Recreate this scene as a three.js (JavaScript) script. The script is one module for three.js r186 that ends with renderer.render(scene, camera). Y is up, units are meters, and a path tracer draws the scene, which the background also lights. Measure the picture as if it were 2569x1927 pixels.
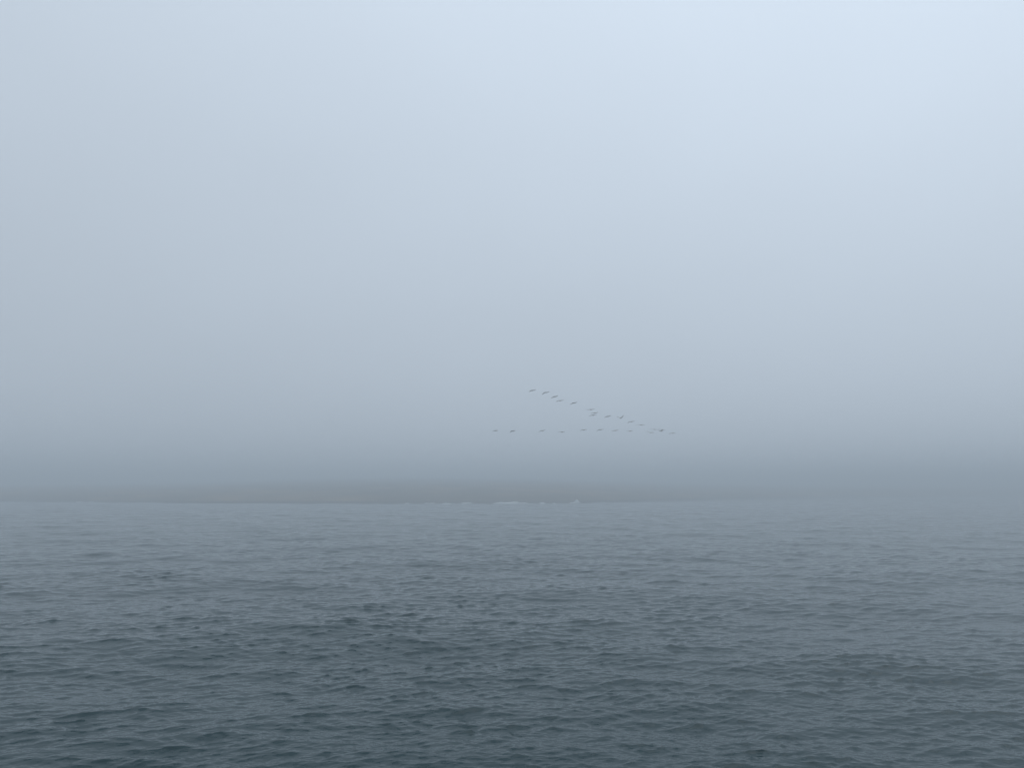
import * as THREE from 'three';
import { ImprovedNoise } from 'three/addons/math/ImprovedNoise.js';

// ---------------------------------------------------------------- camera, sky, sun, exposure
const EYE = 9;                                       // metres above the water
const scene = new THREE.Scene();
const camera = new THREE.PerspectiveCamera(53.08, 1024 / 769, 0.5, 6000);
camera.position.set(0, EYE, 0);
camera.rotation.set(THREE.MathUtils.degToRad(7.84), 0, 0);

const renderer = new THREE.WebGLRenderer();
renderer.toneMapping = THREE.LinearToneMapping;
renderer.toneMappingExposure = 0.94;
renderer.shadowMap.enabled = true;

const SUN_AZ = THREE.MathUtils.degToRad(60), SUN_EL = THREE.MathUtils.degToRad(68);   // azimuth to the right of the view
const sunDir = new THREE.Vector3(Math.sin(SUN_AZ) * Math.cos(SUN_EL), Math.sin(SUN_EL), -Math.cos(SUN_AZ) * Math.cos(SUN_EL));

// overcast sky (brighter overhead, a broad glow round the hidden sun)
const SKY = { zenith: [0.695, 0.797, 0.918], low: 0.88, glow: 0.75, width: 58 };
{
  const bank = new ImprovedNoise(), W = 512, H = 256, data = new Float32Array(W * H * 4), d = new THREE.Vector3();
  for (let j = 0; j < H; j++) {
    const el = ((j + 0.5) / H - 0.5) * Math.PI;
    for (let i = 0; i < W; i++) {
      const a = ((i + 0.5) / W - 0.5) * 2 * Math.PI;
      d.set(Math.cos(el) * Math.cos(a), Math.sin(el), Math.cos(el) * Math.sin(a));
      const s = Math.max(0, d.y);
      const g = (SKY.low + (1 - SKY.low) * s) * (1 + 0.016 * bank.noise(d.x * 3.1 + 5, d.y * 6.5, d.z * 3.1) + 0.01 * bank.noise(d.x * 7.3, d.y * 13 + 3, d.z * 7.3));   // uneven banks of fog
      const ang = THREE.MathUtils.radToDeg(Math.acos(THREE.MathUtils.clamp(d.dot(sunDir), -1, 1)));
      const glow = 1 + SKY.glow * (Math.exp(-((ang / SKY.width) ** 2)) - 0.35);
      const o = (j * W + i) * 4;
      for (let c = 0; c < 3; c++) data[o + c] = SKY.zenith[c] * g * glow;
      data[o + 3] = 1;
    }
  }
  const t = new THREE.DataTexture(data, W, H, THREE.RGBAFormat, THREE.FloatType);
  t.mapping = THREE.EquirectangularReflectionMapping;
  t.magFilter = t.minFilter = THREE.LinearFilter;
  t.needsUpdate = true;
  scene.background = t;
  scene.environment = t;
}

const sun = new THREE.DirectionalLight(new THREE.Color(1, 0.992, 0.98), 0.9);
sun.position.copy(sunDir).multiplyScalar(600).add(new THREE.Vector3(0, 0, -300));
sun.target.position.set(0, 0, -300);
sun.castShadow = true;
sun.shadow.radius = 110;                              // sunlight spread wide by the fog
sun.shadow.mapSize.set(2048, 2048);
Object.assign(sun.shadow.camera, { left: -700, right: 700, top: 700, bottom: -700, near: 1, far: 2500 });
scene.add(sun, sun.target);

// sea fog
scene.fog = new THREE.FogExp2(new THREE.Color().setRGB(0.86, 0.945, 1.0), 0.0026);

// ---------------------------------------------------------------- helpers
function mulberry(seed) {
  let a = seed >>> 0;
  return () => { a = (a + 0x6d2b79f5) | 0; let t = Math.imul(a ^ (a >>> 15), 1 | a); t = (t + Math.imul(t ^ (t >>> 7), 61 | t)) ^ t; return ((t ^ (t >>> 14)) >>> 0) / 4294967296; };
}
const gauss = (r) => Math.sqrt(-2 * Math.log(1 - r())) * Math.cos(2 * Math.PI * r());
const noise = new ImprovedNoise();
const fbm = (x, y, z, n = 4) => { let s = 0, a = 1, t = 0; for (let i = 0; i < n; i++) { s += a * noise.noise(x, y, z); t += a; a *= 0.5; x *= 2.03; y *= 2.03; z *= 2.03; } return s / t; };
const lerp = THREE.MathUtils.lerp, clamp = THREE.MathUtils.clamp, smooth = THREE.MathUtils.smoothstep;
function piece(table, x) {                           // piecewise linear lookup
  if (x <= table[0][0]) return table[0][1];
  for (let i = 1; i < table.length; i++) if (x <= table[i][0]) return lerp(table[i - 1][1], table[i][1], (x - table[i - 1][0]) / (table[i][0] - table[i - 1][0]));
  return table[table.length - 1][1];
}
function gridGeometry(pos, rows, cols, uv, color) {
  const index = new Uint32Array((rows - 1) * (cols - 1) * 6);
  let k = 0;
  for (let j = 0; j < rows - 1; j++) for (let i = 0; i < cols - 1; i++) {
    const a = j * cols + i, b = a + 1, c = a + cols, d = c + 1;
    index[k++] = a; index[k++] = b; index[k++] = c; index[k++] = b; index[k++] = d; index[k++] = c;
  }
  const g = new THREE.BufferGeometry();
  g.setAttribute('position', new THREE.BufferAttribute(pos, 3));
  if (uv) g.setAttribute('uv', new THREE.BufferAttribute(uv, 2));
  if (color) g.setAttribute('color', new THREE.BufferAttribute(color, 3));
  g.setIndex(new THREE.BufferAttribute(index, 1));
  g.computeVertexNormals();
  return g;
}

// ---------------------------------------------------------------- the sea
const WAVE = { chop: 0.8, lean: 0.8, heading: 0.1 };
const waves = [];
{
  const r = mulberry(7719);
  // wind chop in two bands: [count, longest, shortest, rms slope, spread of heading]
  for (const [count, longest, shortest, slope, spread] of [[60, 9, 1.9, 0.062, 0.6], [170, 1.9, 0.12, 0.155, 0.56]]) {
    const band = [];
    let total = 0;
    for (let i = 0; i < count; i++) {
      const lam = longest * Math.pow(shortest / longest, (i + r()) / count);
      const th = WAVE.heading + gauss(r) * spread;             // 0 runs towards the viewer
      const share = (lam > 0.7 && lam < 1.9 ? Math.pow(0.7 / lam, 0.6) : 1) * Math.pow(clamp(lam / 0.4, 0, 1), 0.5);
      total += share;
      band.push({ lam, k: 2 * Math.PI / lam, dx: Math.sin(th), dz: Math.cos(th), ph: r() * 6.2832, share });
    }
    for (const w of band) { w.a = slope * Math.sqrt(2 * w.share / total) / w.k; waves.push(w); }
  }
  for (const [lam, th, a] of [[34, 0.5, 0.15], [23, -0.25, 0.10], [15, 0.3, 0.06], [10.5, -0.3, 0.04]]) waves.push({ lam, k: 2 * Math.PI / lam, dx: Math.sin(th), dz: Math.cos(th), ph: r() * 6.2832, a });
  waves.sort((p, q) => q.lam - p.lam);
}
const seaPoint = [0, 0, 0];
function seaAt(x, z, spacing) {
  let long = 0, short = 0, ox = 0, oz = 0;
  const gust = 1 + 0.25 * noise.noise(x / 24 + 3.1, 0.5, z / 30) + 0.35 * noise.noise(x / 8, 7.5, z / 8);
  for (const w of waves) {
    if (w.lam < 2 * spacing) break;
    const small = w.lam < 1.9;
    const p = w.k * (w.dx * x + w.dz * z) + w.ph, a = w.a * clamp((w.lam / spacing - 2) / 1.5, 0, 1) * (small ? gust : 1);
    const c = a * Math.cos(p), s = a * WAVE.chop * Math.sin(p);
    ox -= s * w.dx; oz -= s * w.dz;
    if (small) short += c; else long += c;
  }
  short *= 1 + 0.3 * smooth(short, 0.03, 0.075);                            // a few crests stand up above the rest
  oz += WAVE.lean * Math.max(0, short);                                     // crests lean downwind
  seaPoint[0] = x + ox; seaPoint[1] = long + short; seaPoint[2] = z + oz;
  return long + short;
}
// small ripples: a tiling slope map from a 2-D inverse Fourier transform
function rippleMap(N, tile, shortest, longest, slope, seed) {
  const r = mulberry(seed), re = new Float32Array(N * N), im = new Float32Array(N * N);
  const put = (m, n, a, b) => { const i = ((n + N) % N) * N + ((m + N) % N); re[i] += a; im[i] += b; };
  let power = 0;
  const lim = Math.min(N / 2 - 1, Math.floor(tile / shortest));
  for (let n = 0; n <= lim; n++) for (let m = -lim; m <= lim; m++) {
    if (n === 0 && m <= 0) continue;
    const q = Math.hypot(m, n), lam = tile / q;
    if (lam < shortest || lam > longest) continue;
    const c = n / q;                                           // along the wind
    const amp = (0.25 + 0.75 * c * c) / q * Math.pow(clamp((lam / shortest - 1) / 1.5, 0, 1), 0.7) * clamp((longest - lam) / (0.5 * longest), 0, 1);
    const hr = amp * gauss(r), hi = amp * gauss(r);
    // slope in x -> real part, slope in y -> imaginary part of one transform; unit directions (m,n)/q
    const sx = m / q, sy = n / q;
    // real field: coefficient (-hi, hr) * s and its conjugate
    put(m, n, -hi * sx - hr * sy, hr * sx - hi * sy);
    put(-m, -n, -hi * sx + hr * sy, -hr * sx - hi * sy);
    power += 2 * (hr * hr + hi * hi) ;
  }
  const cosT = new Float32Array(N / 2), sinT = new Float32Array(N / 2);
  for (let i = 0; i < N / 2; i++) { cosT[i] = Math.cos(2 * Math.PI * i / N); sinT[i] = Math.sin(2 * Math.PI * i / N); }
  const bits = Math.log2(N), rev = new Uint32Array(N);
  for (let i = 0; i < N; i++) { let x = i, y = 0; for (let b = 0; b < bits; b++) { y = (y << 1) | (x & 1); x >>= 1; } rev[i] = y; }
  const ar = new Float32Array(N), ai = new Float32Array(N);
  const fft = (start, stride) => {
    for (let i = 0; i < N; i++) { ar[rev[i]] = re[start + i * stride]; ai[rev[i]] = im[start + i * stride]; }
    for (let size = 2; size <= N; size <<= 1) {
      const half = size >> 1, step = N / size;
      for (let i = 0; i < N; i += size) for (let j = 0, k = 0; j < half; j++, k += step) {
        const c = cosT[k], s = sinT[k], p = i + j, q = p + half;
        const tr = ar[q] * c - ai[q] * s, ti = ar[q] * s + ai[q] * c;
        ar[q] = ar[p] - tr; ai[q] = ai[p] - ti; ar[p] += tr; ai[p] += ti;
      }
    }
    for (let i = 0; i < N; i++) { re[start + i * stride] = ar[i]; im[start + i * stride] = ai[i]; }
  };
  for (let n = 0; n < N; n++) fft(n * N, 1);
  for (let m = 0; m < N; m++) fft(m, N);
  let sq = 0;
  for (let i = 0; i < N * N; i++) sq += re[i] * re[i] + im[i] * im[i];
  const f = slope / Math.sqrt(sq / (N * N)), out = new Uint8Array(N * N * 4);
  for (let i = 0; i < N * N; i++) {
    const x = -re[i] * f, y = -im[i] * f, l = 1 / Math.hypot(x, y, 1);
    out[4 * i] = Math.round((x * l * 0.5 + 0.5) * 255); out[4 * i + 1] = Math.round((y * l * 0.5 + 0.5) * 255); out[4 * i + 2] = Math.round((l * 0.5 + 0.5) * 255); out[4 * i + 3] = 255;
  }
  const t = new THREE.DataTexture(out, N, N);
  t.wrapS = t.wrapT = THREE.RepeatWrapping; t.magFilter = t.minFilter = THREE.LinearFilter; t.needsUpdate = true;
  return t;
}
{
  const TILE = 22;
  const ripples = rippleMap(2048, TILE, 0.05, 0.4, 0.05, 4242);
  const water = new THREE.MeshPhysicalMaterial({ color: new THREE.Color().setRGB(0.001, 0.021, 0.025), specularIntensity: 0.53, roughness: 0.06, ior: 1.333, normalMap: ripples });
  const zs = [];                                               // rows, far to near, then on behind the viewer
  for (let z = 2400; z > 560; z *= 0.97) zs.push(-z);
  for (let z = 560; z > 23; z *= 1 - 0.0024) zs.push(-z);
  for (let z = 22.5, s = 0.4; z > -700; z -= s, s *= 1.12) zs.push(-z);
  const us = [];
  { const half = []; for (let u = 0.0007; u < 0.73; u += 0.0014) half.push(u); for (let u = 0.735, s = 0.006; u < 60; u += s, s *= 1.22) half.push(u); for (let i = half.length - 1; i >= 0; i--) us.push(-half[i]); us.push(...half); }
  const rows = zs.length, cols = us.length, pos = new Float32Array(rows * cols * 3), uv = new Float32Array(rows * cols * 2);
  for (let j = 0; j < rows; j++) {
    const z = zs[j], w = z > -24 ? 24 : -z, dz = Math.abs(zs[Math.min(j + 1, rows - 1)] - zs[Math.max(j - 1, 0)]) / 2;
    for (let i = 0; i < cols; i++) {
      const du = Math.abs(us[Math.min(i + 1, cols - 1)] - us[Math.max(i - 1, 0)]) / 2;
      const x = clamp(us[i] * w, -3200, 3200), o = j * cols + i;
      seaAt(x, z, Math.max(dz, du * w));
      pos[3 * o] = seaPoint[0]; pos[3 * o + 1] = seaPoint[1]; pos[3 * o + 2] = seaPoint[2];
      uv[2 * o] = x / TILE; uv[2 * o + 1] = -z / TILE;
    }
  }
  const g = gridGeometry(pos, rows, cols, uv);
  // rows run from far to near and columns from -x to +x: flip so that faces look up
  const m = new THREE.Mesh(g, water);
  m.name = 'sea';
  m.userData = { kind: 'structure', label: 'dark grey-blue choppy sea fading into the fog', category: 'sea' };
  m.receiveShadow = m.castShadow = true;
  scene.add(m);
}

// ---------------------------------------------------------------- the foggy headland
const shoreTable = [[-1300, 840], [-420, 640], [-320, 585], [-250, 550], [-212, 528], [-198, 526], [-190, 530], [-147, 518], [-75, 514], [0, 514], [30, 522], [45, 534], [70, 575], [120, 650], [200, 745], [320, 860], [520, 1000], [1100, 1280]];
const shoreAt = (x) => piece(shoreTable, x) + 5 * fbm(x / 17, 1.5, 0.3, 3);
function landHeight(x, z) {
  const d = -z - shoreAt(x);                                   // metres inland
  if (d < 0) return 0.35 * d;
  const along = 514 * x / -z, rise = (0.0045 + 0.0125 * Math.exp(-(((along + 70) / 190) ** 2))) * (1 + 0.3 * fbm(along / 90, 4.2, 0.7, 4));
  let h = 1.2 * smooth(d, 0, 3) + 1.6 * smooth(d, 3, 26) + 6.2 * (1 - Math.exp(-d / 130)) + rise * -z * (1 - Math.exp(-d / 450));   // long gentle slope
  h += (0.9 * fbm(x / 9, 8.8, z / 9, 4) + 1.6 * fbm(x / 38, 2.8, z / 38, 3)) * smooth(d, 3, 60);
  return h < 29 ? h : 29 + 8 * Math.tanh((h - 29) / 8);
}
{
  const cols = 520, rows = 260, pos = new Float32Array(rows * cols * 3), col = new Float32Array(rows * cols * 3);
  for (let j = 0; j < rows; j++) for (let i = 0; i < cols; i++) {
    const x = lerp(-1300, 1300, i / (cols - 1)), t = j / (rows - 1);
    const z = -(shoreAt(x) + lerp(1380, -14, Math.pow(t, 0.35)));
    const o = 3 * (j * cols + i), h = landHeight(x, z), d = -z - shoreAt(x);
    pos[o] = x; pos[o + 1] = h; pos[o + 2] = z;
    const n = 0.5 + 0.5 * fbm(x / 14, 5.1, z / 14, 4), m = smooth(fbm(x / 45, 9.3, z / 45, 3), -0.15, 0.3);
    const rock = d < 5 + 3 * fbm(x / 6, 3.3, 0, 2);
    const c = rock ? [0.055, 0.05, 0.045] : [lerp(0.075, 0.165, m) * (0.6 + 0.8 * n), lerp(0.06, 0.116, m) * (0.6 + 0.8 * n), lerp(0.036, 0.062, m) * (0.6 + 0.8 * n)];
    col[o] = c[0]; col[o + 1] = c[1]; col[o + 2] = c[2];
  }
  const m = new THREE.Mesh(gridGeometry(pos, rows, cols, null, col), new THREE.MeshStandardMaterial({ vertexColors: true, roughness: 0.95 }));
  m.name = 'hillside';
  m.userData = { kind: 'structure', label: 'low scrubby coastal hillside fading upwards into fog', category: 'hillside' };
  m.castShadow = m.receiveShadow = true;
  scene.add(m);
}

// ---------------------------------------------------------------- surf along the foot of the hillside
const foam = new THREE.MeshStandardMaterial({ color: new THREE.Color().setRGB(0.78, 0.8, 0.8), roughness: 0.9 });
function numbered(name, used = numbered.used ??= {}) { const n = used[name] = (used[name] ?? -1) + 1; return n ? `${name}_${String(n).padStart(3, '0')}` : name; }
function breakingWave([x, z, length, height, width, bend, peak], label) {
  // a ragged rolling crest: cross-sections along its length, lumpy with froth; peak = [place 0..1, extra height, reach] of thrown spray
  const n = Math.max(12, Math.round(length / 0.35)), ring = 13, pos = new Float32Array((n + 1) * ring * 3);
  for (let i = 0; i <= n; i++) {
    const t = i / n, s = (t - 0.5) * length;
    const envelope = Math.pow(Math.sin(Math.PI * clamp(t, 0.002, 0.998)), 0.45);
    let h = height * envelope * (0.62 + 0.75 * fbm(s / 2.3 + x, 1.7, z, 4));
    let w = width * envelope * (0.75 + 0.5 * fbm(s / 3.1 + x, 5.7, z, 3));
    if (peak) h += peak[1] * Math.exp(-(((t - peak[0]) / peak[2]) ** 2)) * (0.85 + 0.5 * fbm(s * 1.4, 2.2, z, 3));
    h = Math.max(h, 0.03);
    for (let k = 0; k < ring; k++) {
      const a = Math.PI * k / (ring - 1), lump = 1 + 0.35 * fbm(s * 1.3, 2 + 1.1 * k / 3, z, 3);
      const o = 3 * (i * ring + k);
      pos[o] = s; pos[o + 1] = -0.15 + (h + 0.15) * Math.pow(Math.sin(a), 0.8) * lump;
      pos[o + 2] = bend * (t - 0.5) * (t - 0.5) * 4 + 1.2 * fbm(s / 5, 9.1, x, 2) + w * Math.cos(a) * lump;
    }
  }
  const m = new THREE.Mesh(gridGeometry(pos, n + 1, ring), foam);
  m.name = numbered('breaking_wave');
  m.position.set(x, 0.1, z);
  m.userData = { label, category: 'surf', group: 'white surf breaking along the foggy shore' };
  m.castShadow = m.receiveShadow = true;
  scene.add(m);
}
breakingWave([-1, -507, 23, 1.4, 1.4, 2, [0.63, 0.8, 0.06]], 'longest white line of surf breaking along the foot of the hillside');
breakingWave([42.5, -528, 7.5, 0.9, 1.0, 1, [0.68, 2.3, 0.16]], 'white spray thrown up in a peak over a breaking wave at the shore');
breakingWave([19.4, -500, 4.8, 1.2, 0.9, 0, null], 'short white crest between the longest surf line and the spray peak');
breakingWave([27, -500, 2.4, 0.65, 0.6, 0, null], 'smallest white crest next to the spray peak');
breakingWave([-30, -512, 8, 1.1, 1.0, 0.6, null], 'short white crest next to the end of the longest surf line');
breakingWave([-42, -500, 6, 0.65, 0.8, 0, null], 'thin white crest in front of the surf line, off the hillside');
breakingWave([-54, -512, 7, 0.55, 0.7, 0, null], 'faint thin white crest at the waterline under the hillside');
breakingWave([-69, -512, 3, 0.6, 0.6, 0, null], 'tiny faint white crest, outermost of the crests around the longest surf line');
breakingWave([-318, -572, 4.8, 0.6, 0.7, 0, null], 'small lone white crest on the pale far stretch of shore');
breakingWave([-306, -566, 4.8, 0.4, 0.6, 0, null], 'faint low white crest beside the small lone one on the far shore');

// ---------------------------------------------------------------- the flock: large dark seabirds in a loose V
const plumage = new THREE.MeshStandardMaterial({ vertexColors: true, roughness: 0.85 });
const BODY = [[-0.50, 0.065], [-0.42, 0.10], [-0.30, 0.10], [-0.10, 0.145], [0.12, 0.15], [0.24, 0.11], [0.31, 0.075], [0.42, 0.072], [0.49, 0.052], [0.55, 0.03], [0.78, 0.018], [0.84, 0.004]];   // half width from tail to bill
const DEPTH = [[-0.50, 0.02], [-0.38, 0.04], [-0.15, 0.11], [0.10, 0.13], [0.24, 0.10], [0.33, 0.08], [0.43, 0.075], [0.50, 0.05], [0.56, 0.03], [0.84, 0.010]];
const LEAD = [[0, 0.17], [0.18, 0.19], [0.48, 0.27], [0.75, 0.18], [0.95, 0.04], [1.08, -0.12]];
const TRAIL = [[0, -0.16], [0.2, -0.15], [0.5, -0.12], [0.8, -0.13], [1.0, -0.17], [1.08, -0.15]];
const SIDE = [0.006, 0.014, 0.022, 0.034, 0.05, 0.066, 0.085, 0.105, 0.125, 0.145, 0.17, 0.2, 0.25, 0.31, 0.38, 0.45, 0.52, 0.6, 0.68, 0.76, 0.84, 0.91, 0.97, 1.02, 1.06, 1.08];
function bird([x, y, z], heading, [li, lo, ri, ro], bank, label) {
  // one continuous skin: lateral stations from wing tip to wing tip; each is a closed chord from leading to trailing edge
  const ys = [...SIDE.map((v) => -v).reverse(), 0, ...SIDE], chord = 26, loop = 2 * chord, pos = new Float32Array(ys.length * (loop + 1) * 3), col = new Float32Array(pos.length);
  const rad = THREE.MathUtils.degToRad;
  const bone = (s, inner, outer) => {                          // distance out along the wing -> [out, up]
    const root = 0.11, wrist = 0.5;
    if (s <= root) return [s, 0];
    let out = root, up = 0;
    for (let p = root; p < s - 1e-9;) {
      const step = Math.min(0.02, s - p), bendT = smooth(p, wrist - 0.14, wrist + 0.14), a = rad(lerp(inner, outer, bendT)) * smooth(p, root - 0.02, root + 0.1);
      out += step * Math.cos(a); up += step * Math.sin(a); p += step;
    }
    return [out, up];
  };
  ys.forEach((v, j) => {
    const s = Math.abs(v), sign = Math.sign(v), [out, up] = bone(s, v < 0 ? li : ri, v < 0 ? lo : ro);
    let front = piece(LEAD, s), back = piece(TRAIL, s);
    if (s < 0.15) {
      for (let q = 0.84; q > front; q -= 0.005) if (piece(BODY, q) >= s) { front = q; break; }
      for (let q = -0.5; q < back; q += 0.005) if (piece(BODY, q) >= s) { back = q; break; }
    }
    for (let k = 0; k <= loop; k++) {
      const kk = k <= chord ? k : loop - k, t = 0.5 - 0.5 * Math.cos(Math.PI * kk / chord), f = lerp(front, back, t), top = k <= chord ? 1 : -1;
      const b = piece(BODY, f), body = s < b ? piece(DEPTH, f) * Math.sqrt(1 - (s / b) ** 2) : 0;
      const inWing = f < piece(LEAD, s) && f > piece(TRAIL, s) ? 1 : 0;
      const wt = (f - piece(TRAIL, s)) / Math.max(0.02, piece(LEAD, s) - piece(TRAIL, s));
      const wing = inWing * 0.024 * Math.sqrt(Math.max(0, wt * (1 - wt))) * 2 * (1 - 0.6 * s / 1.08);
      const th = kk === 0 || kk === chord ? 0 : Math.max(body, wing, 0.003);
      const camber = 0.035 * Math.sin(Math.PI * clamp(wt, 0, 1)) * inWing * smooth(s, 0.1, 0.25);
      const rise = 0.06 * smooth(f, 0.2, 0.4) - 0.05 * smooth(f, 0.5, 0.84);
      const o = 3 * (j * (loop + 1) + k);
      pos[o] = sign * out; pos[o + 1] = up + rise + camber + top * th * (top < 0 && body > wing ? 0.8 : 0.7); pos[o + 2] = -f;
      const primary = smooth(s, 0.45, 0.75), head = f > 0.3 && s < 0.09 ? 1 : 0;
      const c = head ? (f > 0.5 ? [0.10, 0.09, 0.08] : [0.17, 0.15, 0.12]) : [lerp(0.075, 0.02, primary), lerp(0.066, 0.019, primary), lerp(0.058, 0.019, primary)];
      col[o] = c[0]; col[o + 1] = c[1]; col[o + 2] = c[2];
    }
  });
  const m = new THREE.Mesh(gridGeometry(pos, ys.length, loop + 1, null, col), plumage);
  m.name = numbered('seabird');
  m.position.set(x, y, z);
  m.rotation.set(0, -rad(heading), rad(bank), 'YXZ');
  m.userData = { label, category: 'bird', group: 'large dark seabirds flying in a V' };
  m.castShadow = m.receiveShadow = true;
  scene.add(m);
}
// place, heading (degrees right of straight away from the shore watcher), wing angles [left inner, left outer, right inner, right outer], bank, which one
const R = (n) => ['first', 'second', 'third', 'fourth', 'fifth', 'sixth', 'seventh', 'eighth', 'ninth', 'tenth', 'eleventh', 'twelfth'][n - 1];
const upper = (n) => `seabird gliding in the higher rank of the V, ${R(n)} from its trailing end`;
const lower = (n) => `seabird gliding in the lower rank of the V, ${R(n)} from its trailing end`;
const flock = [
  [[4.5, 30.7, -168.0], 46, [2, -26, 8, 4], 0, 'seabird gliding level at the trailing end of the higher rank'],
  [[7.5, 30.5, -170.0], 40, [-6, -44, 6, 6], 0, 'seabird with one wing bent steeply down, second from the higher rank\'s trailing end'],
  [[9.6, 29.8, -172.0], 44, [-8, -22, 10, 6], 2, upper(3)],
  [[10.8, 28.9, -172.0], 36, [0, -20, 6, -2], 0, upper(4)],
  [[14.1, 28.7, -175.0], 44, [-6, -24, 8, 2], 2, upper(5)],
  [[18.3, 27.5, -178.0], 40, [4, -4, 8, 2], 0, 'topmost seabird of the tight trio in the middle of the higher rank'],
  [[19.5, 27.0, -181.0], 46, [2, -4, 6, 6], 0, 'middle seabird of the tight trio in the higher rank'],
  [[18.6, 26.0, -176.0], 40, [2, -20, 6, -14], 0, 'lowest seabird of the tight trio in the middle of the higher rank'],
  [[22.5, 26.1, -180.0], 50, [-2, -14, 4, -2], 3, 'seabird gliding between the tight trio and the one with raised wings'],
  [[25.9, 26.0, -183.0], 34, [22, 30, 48, 42], 0, 'seabird with both wings swept up, the only one in upstroke'],
  [[28.7, 25.3, -185.0], 42, [2, -26, 8, 0], 2, 'seabird just ahead of the one with raised wings'],
  [[31.9, 24.9, -190.0], 38, [10, -2, 6, 0], -3, 'small faint seabird of the higher rank nearest the bunched leaders'],
  [[-4.0, 23.2, -186.0], 48, [0, -10, 4, 0], 1, 'seabird at the trailing end of the lower rank'],
  [[0.2, 23.2, -187.0], 50, [-4, -22, 6, 0], 2, lower(2)],
  [[7.3, 23.2, -186.0], 40, [-4, -16, 6, 2], 2, lower(3)],
  [[12.2, 23.1, -189.0], 40, [6, -2, 8, 4], -2, lower(4)],
  [[17.7, 23.7, -190.0], 42, [0, -8, 6, 2], 1, lower(5)],
  [[22.0, 23.9, -192.0], 42, [-4, -24, 6, 0], 2, lower(6)],
  [[26.3, 24.0, -196.0], 40, [-2, -10, 8, 2], 2, lower(7)],
  [[31.0, 24.3, -202.0], 44, [6, 0, 4, 0], 0, lower(8)],
  [[37.8, 24.9, -204.0], 34, [6, 0, 2, -14], -5, 'seabird with wings held flat, highest of the bunch at the tip of the V'],
  [[36.4, 23.9, -202.0], 32, [20, 10, 26, -42], -4, 'seabird with wings kinked in an M, lowest in the bunch of leaders'],
  [[39.8, 24.6, -206.0], 64, [18, 24, 22, 26], 0, 'seabird with short upswept wings tucked under another in the leading bunch'],
  [[40.1, 24.9, -205.0], 46, [10, -6, -2, -18], -6, 'seabird directly over another in the bunch at the tip of the V'],
  [[42.8, 24.0, -205.0], 38, [8, -34, 4, -34], 0, 'leading seabird of the V with both wings arched down'],
];
for (const [at, heading, pose, bank, label] of flock) bird(at, heading, pose, bank, label);

// ---------------------------------------------------------------- two dark birds afloat off the shore
function floatingBird(x, z, turn, size, label) {
  const spine = [[-0.26, 0.10, 0.004], [-0.2, 0.08, 0.05], [-0.1, 0.055, 0.09], [0.02, 0.05, 0.105], [0.12, 0.075, 0.09], [0.18, 0.14, 0.055], [0.2, 0.21, 0.04], [0.215, 0.27, 0.036], [0.245, 0.305, 0.04], [0.28, 0.308, 0.03], [0.305, 0.302, 0.013], [0.35, 0.297, 0.009], [0.37, 0.293, 0.001]];
  const ring = 14, pos = new Float32Array(spine.length * (ring + 1) * 3);
  spine.forEach(([sx, sy, r], i) => {
    const a = spine[Math.max(0, i - 1)], b = spine[Math.min(spine.length - 1, i + 1)], t = Math.atan2(b[1] - a[1], b[0] - a[0]);
    for (let k = 0; k <= ring; k++) {
      const p = 2 * Math.PI * k / ring, o = 3 * (i * (ring + 1) + k), u = r * Math.cos(p);
      pos[o] = (sx - Math.sin(t) * u) * size; pos[o + 1] = (sy + Math.cos(t) * u) * size; pos[o + 2] = r * 1.1 * Math.sin(p) * size;
    }
  });
  const m = new THREE.Mesh(gridGeometry(pos, spine.length, ring + 1), new THREE.MeshStandardMaterial({ color: new THREE.Color().setRGB(0.02, 0.02, 0.021), roughness: 0.7 }));
  m.name = numbered('floating_bird');
  m.position.set(x, seaAt(x, z, Math.max(0.0027 * -z, 0.0014 * -z)), z);
  m.rotation.y = turn;
  m.userData = { label, category: 'bird', group: 'dark birds floating on the sea' };
  m.castShadow = m.receiveShadow = true;
  scene.add(m);
}
floatingBird(59.6, -311.6, 0.4, 1.5, 'small dark bird afloat on the sea, the one of the pair closer to the land');
floatingBird(51.8, -286.6, 2.6, 1.4, 'small dark bird afloat on the sea, the one of the pair farther from the land');

renderer.render(scene, camera);
